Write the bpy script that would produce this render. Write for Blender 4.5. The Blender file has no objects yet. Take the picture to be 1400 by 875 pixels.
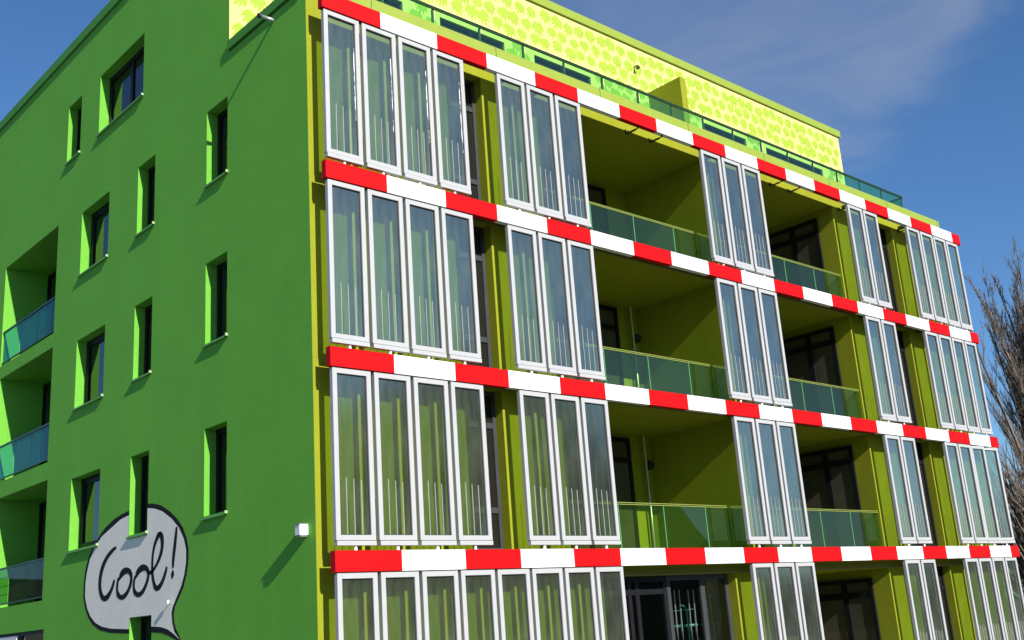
import bpy, bmesh, math, random
from mathutils import Vector, Matrix, noise

random.seed(7)
sc = bpy.context.scene
COL = sc.collection

# ------------------------------------------------------------------ helpers
def link(o, parent=None):
    COL.objects.link(o)
    if parent is not None:
        o.parent = parent
    return o

def empty(name, loc, label=None, cat=None, group=None):
    o = bpy.data.objects.new(name, None)
    o.location = loc
    o.empty_display_size = 0.3
    link(o)
    if label: o['label'] = label
    if cat: o['category'] = cat
    if group: o['group'] = group
    return o

class MB:
    """collects geometry in world metres, builds ONE mesh object"""
    def __init__(self):
        self.v = []; self.f = []; self.m = []
    def face(self, pts, mi=0):
        b = len(self.v); self.v += [tuple(p) for p in pts]
        self.f.append(tuple(range(b, b + len(pts)))); self.m.append(mi)
    def box(self, a, b, mi=0):
        x0, y0, z0 = a; x1, y1, z1 = b
        s = len(self.v)
        self.v += [(x0,y0,z0),(x1,y0,z0),(x1,y1,z0),(x0,y1,z0),(x0,y0,z1),(x1,y0,z1),(x1,y1,z1),(x0,y1,z1)]
        for q in ((0,3,2,1),(4,5,6,7),(0,1,5,4),(1,2,6,5),(2,3,7,6),(3,0,4,7)):
            self.f.append(tuple(s + i for i in q)); self.m.append(mi)
    def tube(self, pts, r, n=8, mi=0, cap=True):
        rings = []
        pts = [Vector(p) for p in pts]
        for i, p in enumerate(pts):
            d = (pts[min(i+1, len(pts)-1)] - pts[max(i-1, 0)]).normalized()
            u = d.cross(Vector((0,0,1)))
            if u.length < 1e-3: u = d.cross(Vector((1,0,0)))
            u.normalize(); w = d.cross(u)
            rr = r[i] if isinstance(r, (list, tuple)) else r
            s = len(self.v)
            for k in range(n):
                a = 2*math.pi*k/n
                self.v.append(tuple(p + (u*math.cos(a) + w*math.sin(a))*rr))
            rings.append(s)
        for a, b in zip(rings, rings[1:]):
            for k in range(n):
                k2 = (k+1) % n
                self.f.append((a+k, a+k2, b+k2, b+k)); self.m.append(mi)
        if cap:
            self.f.append(tuple(rings[0]+k for k in range(n))); self.m.append(mi)
            self.f.append(tuple(rings[-1]+n-1-k for k in range(n))); self.m.append(mi)
    def build(self, name, mats, parent=None, smooth=False, origin=None):
        me = bpy.data.meshes.new(name)
        off = Vector((0,0,0))
        if parent is not None:
            p = parent
            while p is not None:
                off += p.location; p = p.parent
        loc = Vector((0,0,0))
        if origin is not None:
            loc = Vector(origin) - off; off = Vector(origin)
        me.from_pydata([tuple(Vector(v) - off) for v in self.v], [], self.f)
        if not isinstance(mats, (list, tuple)): mats = [mats]
        for m in mats: me.materials.append(m)
        for p, mi in zip(me.polygons, self.m):
            p.material_index = mi; p.use_smooth = smooth
        me.validate(); me.update()
        o = bpy.data.objects.new(name, me); o.location = loc
        return link(o, parent)

def fix_normals(o):
    bm = bmesh.new(); bm.from_mesh(o.data)
    bmesh.ops.recalc_face_normals(bm, faces=bm.faces)
    bm.to_mesh(o.data); bm.free()

# ------------------------------------------------------------------ materials
def new_mat(name):
    m = bpy.data.materials.new(name); m.use_nodes = True
    nt = m.node_tree
    return m, nt, nt.nodes, nt.links, nt.nodes['Principled BSDF']

def plain(name, col, rough=0.5, metal=0.0, var=0.0, vscale=3.0, bump=0.0, bscale=60.0, spec=0.5, bdist=0.01):
    m, nt, N, L, P = new_mat(name)
    P.inputs['Roughness'].default_value = rough
    P.inputs['Metallic'].default_value = metal
    P.inputs['Specular IOR Level'].default_value = spec
    P.inputs['Base Color'].default_value = (*col, 1)
    tc = N.new('ShaderNodeTexCoord')
    if var > 0:
        n = N.new('ShaderNodeTexNoise'); n.inputs['Scale'].default_value = vscale
        n.inputs['Detail'].default_value = 6; n.inputs['Roughness'].default_value = 0.65
        L.new(tc.outputs['Object'], n.inputs['Vector'])
        r = N.new('ShaderNodeMapRange')
        r.inputs['From Min'].default_value = 0.3; r.inputs['From Max'].default_value = 0.7
        r.inputs['To Min'].default_value = 1 - var; r.inputs['To Max'].default_value = 1 + var
        L.new(n.outputs['Fac'], r.inputs['Value'])
        mx = N.new('ShaderNodeVectorMath'); mx.operation = 'SCALE'
        mx.inputs[0].default_value = col
        L.new(r.outputs['Result'], mx.inputs['Scale'])
        L.new(mx.outputs['Vector'], P.inputs['Base Color'])
    if bump > 0:
        n2 = N.new('ShaderNodeTexNoise'); n2.inputs['Scale'].default_value = bscale
        n2.inputs['Detail'].default_value = 4
        L.new(tc.outputs['Object'], n2.inputs['Vector'])
        b = N.new('ShaderNodeBump'); b.inputs['Strength'].default_value = bump
        b.inputs['Distance'].default_value = bdist
        L.new(n2.outputs['Fac'], b.inputs['Height']); L.new(b.outputs['Normal'], P.inputs['Normal'])
    return m

def plaster(name, col, var=0.06, streak=0.05, bump=0.6):
    """rendered facade: fine grain, soft blotches, faint vertical rain streaks"""
    m, nt, N, L, P = new_mat(name)
    P.inputs['Roughness'].default_value = 0.85
    P.inputs['Specular IOR Level'].default_value = 0.25
    tc = N.new('ShaderNodeTexCoord')
    def nz(scale, detail, mapping=None):
        n = N.new('ShaderNodeTexNoise'); n.inputs['Scale'].default_value = scale; n.inputs['Detail'].default_value = detail
        n.inputs['Roughness'].default_value = 0.6
        if mapping:
            mp = N.new('ShaderNodeMapping'); mp.inputs['Scale'].default_value = mapping
            L.new(tc.outputs['Object'], mp.inputs['Vector']); L.new(mp.outputs['Vector'], n.inputs['Vector'])
        else:
            L.new(tc.outputs['Object'], n.inputs['Vector'])
        return n
    a = nz(0.7, 6); b = nz(1.0, 4, (5, 5, 0.25)); c = nz(45, 3)
    def rng(n, lo, hi):
        r = N.new('ShaderNodeMapRange'); r.inputs['From Min'].default_value = 0.3; r.inputs['From Max'].default_value = 0.7
        r.inputs['To Min'].default_value = lo; r.inputs['To Max'].default_value = hi
        L.new(n.outputs['Fac'], r.inputs['Value']); return r
    ra = rng(a, 1 - var, 1 + var); rb = rng(b, 1 - streak, 1 + streak); rc = rng(c, 0.88, 1.12)
    m1 = N.new('ShaderNodeMath'); m1.operation = 'MULTIPLY'
    m2 = N.new('ShaderNodeMath'); m2.operation = 'MULTIPLY'
    L.new(ra.outputs['Result'], m1.inputs[0]); L.new(rb.outputs['Result'], m1.inputs[1])
    L.new(m1.outputs[0], m2.inputs[0]); L.new(rc.outputs['Result'], m2.inputs[1])
    s = N.new('ShaderNodeVectorMath'); s.operation = 'SCALE'; s.inputs[0].default_value = col
    L.new(m2.outputs[0], s.inputs['Scale']); L.new(s.outputs['Vector'], P.inputs['Base Color'])
    g = nz(70, 5)
    bp = N.new('ShaderNodeBump'); bp.inputs['Strength'].default_value = bump; bp.inputs['Distance'].default_value = 0.012
    L.new(g.outputs['Fac'], bp.inputs['Height']); L.new(bp.outputs['Normal'], P.inputs['Normal'])
    return m

def sheet_glass(name, tint, haze=0.0, haze_col=(0.6,0.65,0.6), f0=0.07, rough=0.03, mottled=0.0, power=5.0, scatter=0.0, skin=(1,1,1)):
    """thin see-through pane: tinted transparency + optional milky film + mirror-like skin"""
    m = bpy.data.materials.new(name); m.use_nodes = True
    nt = m.node_tree; N = nt.nodes; L = nt.links
    N.remove(N['Principled BSDF']); out = N['Material Output']
    tr = N.new('ShaderNodeBsdfTransparent'); tr.inputs['Color'].default_value = (*tint, 1)
    gl = N.new('ShaderNodeBsdfGlossy'); gl.inputs['Roughness'].default_value = rough
    gl.inputs['Color'].default_value = (*skin, 1)
    body = tr.outputs[0]
    if haze > 0:
        df = N.new('ShaderNodeBsdfDiffuse'); df.inputs['Color'].default_value = (*haze_col, 1)
        film = df.outputs[0]
        if scatter > 0:      # the film also spreads light through to the wall behind
            tl = N.new('ShaderNodeBsdfTranslucent'); tl.inputs['Color'].default_value = (0.80, 0.88, 0.62, 1)
            ms = N.new('ShaderNodeMixShader'); ms.inputs['Fac'].default_value = scatter
            L.new(df.outputs[0], ms.inputs[1]); L.new(tl.outputs[0], ms.inputs[2]); film = ms.outputs[0]
        mx = N.new('ShaderNodeMixShader'); mx.inputs['Fac'].default_value = haze
        L.new(tr.outputs[0], mx.inputs[1]); L.new(film, mx.inputs[2]); body = mx.outputs[0]
        if mottled > 0:
            tc = N.new('ShaderNodeTexCoord')
            mp = N.new('ShaderNodeMapping'); mp.inputs['Scale'].default_value = (6, 6, 1.2)
            nz = N.new('ShaderNodeTexNoise'); nz.inputs['Scale'].default_value = 1.3; nz.inputs['Detail'].default_value = 5
            L.new(tc.outputs['Object'], mp.inputs['Vector']); L.new(mp.outputs['Vector'], nz.inputs['Vector'])
            rg = N.new('ShaderNodeMapRange'); rg.inputs['From Min'].default_value = 0.25; rg.inputs['From Max'].default_value = 0.75
            rg.inputs['To Min'].default_value = haze*(1-mottled); rg.inputs['To Max'].default_value = haze*(1+mottled)
            L.new(nz.outputs['Fac'], rg.inputs['Value']); L.new(rg.outputs['Result'], mx.inputs['Fac'])
    lw = N.new('ShaderNodeLayerWeight'); lw.inputs['Blend'].default_value = 0.5
    pw = N.new('ShaderNodeMath'); pw.operation = 'POWER'; pw.inputs[1].default_value = power
    L.new(lw.outputs['Facing'], pw.inputs[0])
    ma = N.new('ShaderNodeMath'); ma.operation = 'MULTIPLY_ADD'
    ma.inputs[1].default_value = 1 - f0; ma.inputs[2].default_value = f0
    L.new(pw.outputs[0], ma.inputs[0])
    fin = N.new('ShaderNodeMixShader')
    L.new(ma.outputs[0], fin.inputs['Fac']); L.new(body, fin.inputs[1]); L.new(gl.outputs[0], fin.inputs[2])
    L.new(fin.outputs[0], out.inputs['Surface'])
    return m

M = {}
M['green']   = plaster('green_render', (0.148, 0.455, 0.046), 0.05, 0.025, 0.7)
M['green_cap'] = plain('green_sheet_metal', (0.085, 0.30, 0.035), 0.6, 0, 0.08, 2.0, spec=0.2)
M['green_sill'] = plain('green_sill_metal', (0.16, 0.40, 0.08), 0.55, 0, 0.05)
M['sill_end'] = plain('pale_end_cap', (0.30, 0.42, 0.20), 0.5)
M['olive']   = plaster('olive_render', (0.265, 0.285, 0.012), 0.06, 0.05, 0.4)
M['olive_cap'] = plain('olive_sheet_metal', (0.27, 0.35, 0.035), 0.45, 0, 0.05)
M['olive_dark'] = plain('olive_soffit_track', (0.20, 0.19, 0.06), 0.5, 0, 0.1)
M['red']     = plain('red_lacquer', (0.49, 0.004, 0.006), 0.6, 0, 0.05, 1.5, spec=0.1)
M['white']   = plain('white_lacquer', (0.80, 0.80, 0.79), 0.4, 0, 0.03, 1.5)
M['alu']     = plain('pale_aluminium_frame', (0.43, 0.43, 0.43), 0.45, 0.0, 0.04, 4)
M['gasket']  = plain('black_gasket', (0.02, 0.02, 0.022), 0.6)
M['steel']   = plain('galvanised_steel', (0.45, 0.46, 0.46), 0.35, 0.6, 0.08, 12)
M['bracket'] = plain('dark_bracket_metal', (0.05, 0.05, 0.045), 0.5, 0.4)
M['dark_frame'] = plain('anthracite_window_frame', (0.010, 0.010, 0.012), 0.5, 0, 0.1, spec=0.2)
M['grey_frame'] = plain('grey_window_frame', (0.045, 0.046, 0.05), 0.5, 0, 0.1, spec=0.3)
M['dark_glass'] = plain('dark_window_glass', (0.014, 0.014, 0.012), 0.02, 0, 0, spec=0.6)
M['balcony_glass'] = plain('balcony_glass_reflection_tint', (0.07, 0.066, 0.045), 0.03, 0, 0.3, 0.8, spec=0.55)  # paler olive base stands in for the walls reflected in the pane
M['panel_glass'] = sheet_glass('bioreactor_glass', (0.52, 0.68, 0.40), 0.18, (0.55, 0.64, 0.52), 0.21, 0.12, 0.6, power=2.25, scatter=0.66, skin=(1.0, 0.96, 0.88))
M['rail_glass'] = sheet_glass('green_balcony_glass', (0.40, 0.64, 0.24), 0.05, (0.16, 0.36, 0.08), 0.06, 0.01)
M['roof_glass'] = sheet_glass('green_terrace_glass', (0.40, 0.84, 0.42), 0.03, (0.10, 0.4, 0.3), 0.07, 0.01)
M['teal_glass'] = sheet_glass('teal_loggia_glass', (0.22, 0.60, 0.48), 0.22, (0.02, 0.46, 0.42), 0.04, 0.01, power=8.0)
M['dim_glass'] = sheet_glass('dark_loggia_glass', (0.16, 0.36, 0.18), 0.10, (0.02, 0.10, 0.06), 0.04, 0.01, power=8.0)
M['door_glass'] = sheet_glass('clear_door_glass', (0.72, 0.76, 0.75), 0.0, (0,0,0), 0.09, 0.01)
M['rail']    = plain('lime_handrail', (0.30, 0.36, 0.08), 0.4, 0.1)
M['glass_edge'] = plain('mint_glass_edge', (0.14, 0.42, 0.18), 0.3)
M['rail_dark'] = plain('dark_green_handrail', (0.03, 0.07, 0.03), 0.4, 0.2)
M['post']    = plain('dark_green_post', (0.03, 0.10, 0.05), 0.4, 0.2)
M['cream']   = plaster('cream_printed_cladding', (0.72, 0.67, 0.21), 0.02, 0.02, 0.1)
M['leaf_print'] = plain('lime_leaf_print', (0.33, 0.45, 0.025), 0.7, 0, 0.05, 2)
M['tube_white'] = plain('white_riser_tube', (0.88, 0.89, 0.87), 0.4)
M['riser'] = plain('pale_riser_tube', (0.36, 0.37, 0.35), 0.5, spec=0.2)
M['mural_grey'] = plaster('mural_grey_paint', (0.97, 0.91, 0.76), 0.02, 0.02, 0.15)
M['mural_black'] = plaster('mural_black_paint', (0.012, 0.012, 0.014), 0.1, 0.05, 0.3)
M['lamp_white'] = plain('white_lamp_housing', (0.80, 0.80, 0.80), 0.4)
M['lamp_grey'] = plain('grey_lamp_side', (0.30, 0.31, 0.32), 0.4)
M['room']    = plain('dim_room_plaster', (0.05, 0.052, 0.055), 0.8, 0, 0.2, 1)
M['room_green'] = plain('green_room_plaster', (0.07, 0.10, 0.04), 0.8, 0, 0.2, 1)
M['pipe_pale'] = plain('pale_plant_pipe', (0.70, 0.74, 0.68), 0.35)
M['pipe_green'] = plain('green_algae_pipe', (0.10, 0.38, 0.26), 0.3)
M['bark']    = plain('poplar_bark', (0.11, 0.092, 0.075), 0.9, 0, 0.35, 1.2)
M['twig']    = plain('poplar_twig', (0.16, 0.125, 0.095), 0.9, 0, 0.25, 0.8)
M['ground']  = plain('pale_paving', (0.11, 0.108, 0.10), 0.9, 0, 0.12, 0.6, 0.2, 30)
M['wood']    = plain('unseen_far_wood', (0.06, 0.062, 0.045), 1.0, 0, 0.4, 0.4)
M['roofing'] = plain('grey_roofing', (0.22, 0.22, 0.22), 0.9, 0, 0.1)
M['louver']  = plain('white_louver', (0.75, 0.74, 0.76), 0.45)
SUN, SKY, EXPO, CIRRUS = 5.0, 0.0766, 0.45, 0.36
# ------------------------------------------------------------------ dimensions
GZ = 0.30                                    # ground level
XR = 22.45; YW = 0.50; YB = 21.0             # right end, front wall plane, back
BAR_TOP = [12.781, 9.685, 6.573, 3.489]; BAR_H = 0.31
FLOOR = [9.70, 6.59, 3.50, GZ]               # floors of the open storeys, top to bottom
SOFF = [12.555, 9.50, 6.34, 3.02]
PITCH = 0.776; X0 = 0.05
RW, WW = 1.2036, 1.2588
TER = 13.10; YP = 3.20; PTOP = 17.20; LTOP = 16.87

house = empty('apartment_building', (0, YW, GZ),
    'green apartment building with red and white striped beams and rows of white framed glass panels', 'building')

def holes_sheet(mb, axis, c, us, vs, holes, flip=False, mi=0):
    """rectangular sheet on plane axis=c covering us x vs, minus rectangular holes (u0,u1,v0,v1)"""
    U = sorted(set([us[0], us[1]] + [h for q in holes for h in q[:2] if us[0] < h < us[1]]))
    V = sorted(set([vs[0], vs[1]] + [h for q in holes for h in q[2:4] if vs[0] < h < vs[1]]))
    P = (lambda u, v: (c, u, v)) if axis == 'x' else (lambda u, v: (u, c, v))
    for a, b in zip(U, U[1:]):
        for p, q in zip(V, V[1:]):
            um, vm = (a+b)/2, (p+q)/2
            if any(h[0] < um < h[1] and h[2] < vm < h[3] for h in holes): continue
            pts = [P(a,p), P(b,p), P(b,q), P(a,q)]
            if flip: pts.reverse()
            mb.face(pts, mi)

def reveal(mb, axis, c, d, h, mi=0, bottom=True):
    """jambs, head and bottom of an opening, from plane c to depth c+d"""
    u0, u1, v0, v1 = h
    P = (lambda u, v, t: (c+t, u, v)) if axis == 'x' else (lambda u, v, t: (u, c+t, v))
    mb.face([P(u0,v0,0), P(u0,v1,0), P(u0,v1,d), P(u0,v0,d)], mi)
    mb.face([P(u1,v0,0), P(u1,v0,d), P(u1,v1,d), P(u1,v1,0)], mi)
    mb.face([P(u0,v1,0), P(u1,v1,0), P(u1,v1,d), P(u0,v1,d)], mi)
    if bottom: mb.face([P(u0,v0,0), P(u0,v0,d), P(u1,v0,d), P(u1,v0,0)], mi)

def lbox(mb, o, U, Nn, u, v, n, mi=0):
    """box in a local frame: U along the wall, z up, Nn outwards"""
    o = Vector(o); U = Vector(U); Nn = Vector(Nn); Z = Vector((0,0,1))
    s = len(mb.v)
    for zz in v:
        for (uu, nn) in ((u[0],n[0]),(u[1],n[0]),(u[1],n[1]),(u[0],n[1])):
            mb.v.append(tuple(o + U*uu + Nn*nn + Z*zz))
    for q in ((0,3,2,1),(4,5,6,7),(0,1,5,4),(1,2,6,5),(2,3,7,6),(3,0,4,7)):
        mb.f.append(tuple(s + i for i in q)); mb.m.append(mi)

def window(o, U, Nn, w, h, fw, mull=(), tran=(), frame='dark_frame', glass='dark_glass', name='window', dep=0.06, mw=0.07):
    """frame with stiles, rails, mullions and transoms; the glazing is its child"""
    f = MB()
    lbox(f, o, U, Nn, (0, fw), (0, h), (0, dep)); lbox(f, o, U, Nn, (w-fw, w), (0, h), (0, dep))
    lbox(f, o, U, Nn, (fw, w-fw), (0, fw), (0, dep)); lbox(f, o, U, Nn, (fw, w-fw), (h-fw, h), (0, dep))
    for x in mull: lbox(f, o, U, Nn, (x-mw/2, x+mw/2), (fw, h-fw), (0.002, dep-0.004))
    for z in tran: lbox(f, o, U, Nn, (fw, w-fw), (z-mw/2, z+mw/2), (0.004, dep-0.008))
    fo = f.build(name, M[frame], house); fix_normals(fo)
    g = MB(); o = Vector(o); U = Vector(U); Nn = Vector(Nn)
    a = o + Nn*dep*0.4
    pts = [a + U*fw*0.5 + Vector((0,0,fw*0.5)), a + U*(w-fw*0.5) + Vector((0,0,fw*0.5)),
           a + U*(w-fw*0.5) + Vector((0,0,h-fw*0.5)), a + U*fw*0.5 + Vector((0,0,h-fw*0.5))]
    nn = (pts[1]-pts[0]).cross(pts[2]-pts[0])
    if nn.dot(Nn) < 0: pts.reverse()
    g.face(pts); g.build('pane', M[glass], fo)
    return fo

# ------------------------------------------------------------------ green side wall (plane x = 0)
TOPS = [15.38, 12.205, 9.112, 6.0]; BOTS = [13.885, 10.685, 7.565, 4.458]
wins = [(7.06, 9.46, BOTS[0], TOPS[0], 'wide'), (10.58, 11.41, BOTS[0], TOPS[0], 'n')]
for i in (1, 2, 3):
    wins += [(3.265, 4.09, BOTS[i], TOPS[i], 'n'), (6.365, 7.20, BOTS[i], TOPS[i], 'n'), (8.70, 10.27, BOTS[i], TOPS[i], 'm')]
wins.append((6.10, 7.06, 1.2, 2.91, 'n'))
logs = [(11.76, 15.50, 9.665, 12.38), (11.76, 15.45, 6.60, 9.325), (11.70, 15.30, 3.52, 6.19)]
low = (11.52, 15.2, 1.2, 2.90)
cut = (YW-1, YP, TER, 30)
mb = MB()
HS = [w[:4] for w in wins] + logs + [low]
holes_sheet(mb, 'x', 0.0, (YW, YB), (GZ, LTOP), HS + [cut], flip=True)
for h in HS: reveal(mb, 'x', 0.0, 0.29 if h not in logs else 0.225, h, bottom=(h not in logs))
for (y0, y1, z0, z1) in logs:
    D = 1.12
    mb.face([(0.225,y1,z0),(D,y1,z0),(D,y1,z1),(0.225,y1,z1)]); mb.face([(0.225,y0,z0),(0.225,y0,z1),(D,y0,z1),(D,y0,z0)])
    mb.face([(0.225,y0,z1),(0.225,y1,z1),(D,y1,z1),(D,y0,z1)])
    mb.face([(0,y0,z0),(D,y0,z0),(D,y1,z0),(0,y1,z0)])
    mb.face([(D,y0,z0),(D,y0,z1),(D,y1,z1),(D,y1,z0)])
side_wall = mb.build('side_wall', M['green'], house); side_wall['label'] = 'green rendered side wall'
for (y0, y1, z0, z1, k) in wins:
    w = y1-y0; ml = (w*0.52,) if k == 'wide' else ()
    wo = window((0.285, y1, z0), (0,-1,0), (-1,0,0), w, z1-z0, {'n': 0.09, 'm': 0.14, 'wide': 0.12}[k], ml, mw=0.12)
    s = MB()       # sloping metal sill with a pale end cap at the near end
    s.face([(-0.05,y0-0.02,z0-0.03),(-0.05,y1+0.02,z0-0.03),(0.17,y1+0.02,z0+0.012),(0.17,y0-0.02,z0+0.012)][::-1])
    s.face([(-0.05,y0-0.02,z0-0.03),(-0.05,y0-0.02,z0-0.065),(-0.05,y1+0.02,z0-0.065),(-0.05,y1+0.02,z0-0.03)])
    s.face([(-0.05,y0-0.02,z0-0.065),(-0.002,y0-0.02,z0-0.065),(-0.002,y1+0.02,z0-0.065),(-0.05,y1+0.02,z0-0.065)])
    so = s.build('window_sill', M['green_sill'], wo)
    e = MB()
    e.box((-0.055, y0-0.035, z0-0.045), (-0.003, y0-0.0205, z0+0.004))
    e.build('end_cap', M['sill_end'], wo)
for (y0, y1, z0, z1) in logs:
    window((1.115, y1-0.12, z0+0.02), (0,-1,0), (-1,0,0), y1-y0-0.24, z1-z0-0.1, 0.09, (1.2, 2.4), (), mw=0.1, name='balcony_door')
    r = MB()
    r.box((0.02, y0+0.015, z0+0.90), (0.07, y1-0.015, z0+0.94)); r.box((0.025, y0+0.015, z0+0.07), (0.065, y1-0.015, z0+0.10))
    if z0 < 5:
        for zz in (0.30, 0.50, 0.70): r.box((0.085, y0+0.02, z0+zz), (0.10, y1-0.02, z0+zz+0.012))
    ro = r.build('loggia_railing', M['rail_dark'], house)
    n = 3; st = (y1-y0-0.06)/n
    for k in range(n):
        a = y0+0.03+k*st; g = MB()
        g.face([(0.045,a+0.012,z0+0.1),(0.045,a+st-0.012,z0+0.1),(0.045,a+st-0.012,z0+0.90),(0.045,a+0.012,z0+0.90)][::-1])
        g.build('glass_pane', M['teal_glass' if z0 > 5 else 'dim_glass'], ro)
        if k: 
            p = MB(); p.box((0.075, a-0.02, z0-0.0), (0.10, a+0.02, z0+0.9)); p.build('railing_post', M['rail_dark'], ro)
# ground floor strip window at the far end of the side wall
y0, y1, z0, z1 = low
window((0.14, y1, z0), (0,-1,0), (-1,0,0), y1-y0, z1-z0, 0.075, (y1-13.2,), (), frame='grey_frame', mw=0.08)
lv = MB()
lv.box((0.02, 13.27, 2.62), (0.06, 14.9, 2.83)); 
for k in range(24): lv.box((0.005, 13.35+k*0.062, 2.2), (0.035, 13.375+k*0.062, 2.66))
lv.build('louver', M['louver'], house)

# ------------------------------------------------------------------ olive front wall (plane y = 0.5)
ops = []
for r in range(4):
    if r < 3:
        ops += [(3.13, 3.925, FLOOR[r], SOFF[r], 'slot'), (5.44, 10.80, FLOOR[r], SOFF[r], 'balcony_a'),
                (11.13, 16.345, FLOOR[r], SOFF[r], 'balcony_b'), (17.62, 19.45, FLOOR[r], SOFF[r], 'slot')]
    else:
        ops += [(6.13, 10.135, GZ+0.02, SOFF[r], 'entry'), (11.13, 16.345, GZ+0.02, SOFF[r], 'balcony_b'), (17.62, 19.45, GZ+0.02, SOFF[r], 'slot')]
mb = MB()
holes_sheet(mb, 'y', YW, (0.0, XR), (GZ, TER), [o[:4] for o in ops])
for (x0, x1, z0, z1, k) in ops:
    if k in ('slot', 'entry'): reveal(mb, 'y', YW, 0.26, (x0, x1, z0, z1))
mb.face([(XR,YW,GZ),(XR,YB,GZ),(XR,YB,TER),(XR,YW,TER)])                   # right end wall
mb.face([(0,YB,GZ),(0,YB,LTOP),(XR,YB,LTOP),(XR,YB,GZ)])                   # back wall
mb.face([(22.25,YP,TER),(22.25,YB,TER),(22.25,YB,PTOP),(22.25,YP,PTOP)])   # right wall of the set-back storey
fw = mb.build('front_wall', M['olive'], house); fw['label'] = 'olive rendered front wall'
for r in range(4):
    tr = MB()
    tr.box((0.3, YW-0.035, SOFF[r]+0.005), (XR-0.1, YW-0.004, SOFF[r]+0.035))
    if r: tr.box((0.3, YW-0.022, SOFF[r]+0.085), (XR-0.1, YW-0.004, SOFF[r]+0.105))
    if r:
        zl = BAR_TOP[r] - 0.10
        tr.box((0.40, 0.135, zl), (XR-0.05, YW-0.003, zl+0.02)); tr.box((0.40, 0.125, zl-0.03), (XR-0.05, 0.15, zl+0.03)); tr.box((0.40, 0.31, zl-0.012), (XR-0.05, 0.33, zl-0.001))
        tr.build('ledge', M['olive_dark'], house)

def railing(x0, x1, y, zf, parent=house):
    r = MB()
    r.box((x0, y-0.015, zf+0.902), (x1, y+0.015, zf+0.914)); r.box((x0, y-0.018, zf+0.868), (x1, y+0.018, zf+0.880))
    r.box((x0, y-0.02, zf+0.0), (x1, y+0.02, zf+0.03))
    ro = r.build('balcony_railing', M['rail'], parent)
    n = max(2, round((x1-x0)/1.30)); st = (x1-x0)/n
    for k in range(n):
        g = MB(); a = x0 + k*st
        g.face([(a+0.008,y,zf+0.03),(a+st-0.008,y,zf+0.03),(a+st-0.008,y,zf+0.868),(a+0.008,y,zf+0.868)])
        g.build('glass_pane', M['rail_glass'], ro)
        if k < n-1:
            e = MB(); e.box((a+st-0.006, y-0.008, zf+0.03), (a+st+0.006, y+0.008, zf+0.868)); e.build('glass_edge', M['glass_edge'], ro)
    return ro

for (x0, x1, z0, z1, k) in ops:
    r = [i for i in range(4) if abs(z1-SOFF[i]) < 1e-6][0]
    h = z1-z0
    if k == 'slot':
        w = x1-x0
        if w < 1: window((x0, YW+0.26, z0), (1,0,0), (0,-1,0), w, h, 0.075, (), (0.72, h-0.62), frame='grey_frame', mw=0.10)
        else: window((x0, YW+0.26, z0), (1,0,0), (0,-1,0), w, h, 0.08, (w*0.5,), (h-0.55,), mw=0.10)
    elif k.startswith('balcony'):
        D = 3.0; b = MB()
        b.face([(x0,YW,z1),(x1,YW,z1),(x1,D,z1),(x0,D,z1)][::-1]); b.face([(x0,YW,z0),(x1,YW,z0),(x1,D,z0),(x0,D,z0)])
        b.face([(x0,YW,z0),(x0,YW,z1),(x0,D,z1),(x0,D,z0)][::-1]); b.face([(x1,YW,z0),(x1,YW,z1),(x1,D,z1),(x1,D,z0)])
        b.face([(x0,D,z0),(x1,D,z0),(x1,D,z1),(x0,D,z1)])
        b.build('balcony', M['olive'], house)
        if r < 3: railing(x0+0.01, x1-0.01, YW+0.05, z0)
        if k == 'balcony_a':
            window((7.0, D-0.01, z0+0.02), (1,0,0), (0,-1,0), 3.03, h-0.10, 0.10, (1.5,), (h-0.62,), mw=0.12, name='balcony_door', glass='balcony_glass')
        else:
            window((x1-0.01, 0.98, z0+0.02), (0,1,0), (-1,0,0), 1.98, h-0.22, 0.10, (0.79,), (h-0.62,), mw=0.15, name='balcony_door', glass='balcony_glass')
            window((x0+1.0, D-0.01, z0+0.02), (1,0,0), (0,-1,0), 3.9, h-0.22, 0.10, (1.3, 2.6), (h-0.62,), mw=0.12, name='balcony_door', glass='balcony_glass')
        if k == 'balcony_a' and r in (1, 2):
            p = MB(); p.tube([(10.42, 2.84, z0+0.0), (10.42, 2.84, z1-0.02)], 0.028, 10); p.build('drain_pipe', M['steel'], house, smooth=True)
    elif k == 'entry':
        Y = YW+0.26
        window((x0, Y, z0), (1,0,0), (0,-1,0), 2.03, h, 0.11, (0.93, 1.15), (h-0.30,), frame='dark_frame', glass='door_glass', mw=0.10, name='entrance_door')
        window((x0+2.03, Y, z0), (1,0,0), (0,-1,0), x1-x0-2.03, h, 0.10, (1.12,), (), frame='grey_frame', glass='door_glass', mw=0.14, name='shop_window')
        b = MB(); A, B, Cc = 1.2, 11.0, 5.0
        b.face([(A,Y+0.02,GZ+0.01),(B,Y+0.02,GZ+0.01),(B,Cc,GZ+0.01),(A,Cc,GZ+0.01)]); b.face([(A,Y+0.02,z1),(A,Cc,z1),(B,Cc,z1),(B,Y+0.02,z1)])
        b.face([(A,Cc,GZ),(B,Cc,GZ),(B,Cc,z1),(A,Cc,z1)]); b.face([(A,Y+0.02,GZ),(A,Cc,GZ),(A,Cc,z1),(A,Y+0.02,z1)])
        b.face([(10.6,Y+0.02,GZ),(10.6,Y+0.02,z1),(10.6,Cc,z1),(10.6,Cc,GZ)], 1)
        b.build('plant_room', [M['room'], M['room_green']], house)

# slab under the terrace and the flat roofs
rf = MB()
rf.face([(0,YW,TER),(XR,YW,TER),(XR,YB,TER),(0,YB,TER)])
rf.face([(0,YP,LTOP-0.05),(22.25,YP,LTOP-0.05),(22.25,YB,LTOP-0.05),(0,YB,LTOP-0.05)])
rf.build('roof', M['roofing'], house)
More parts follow.
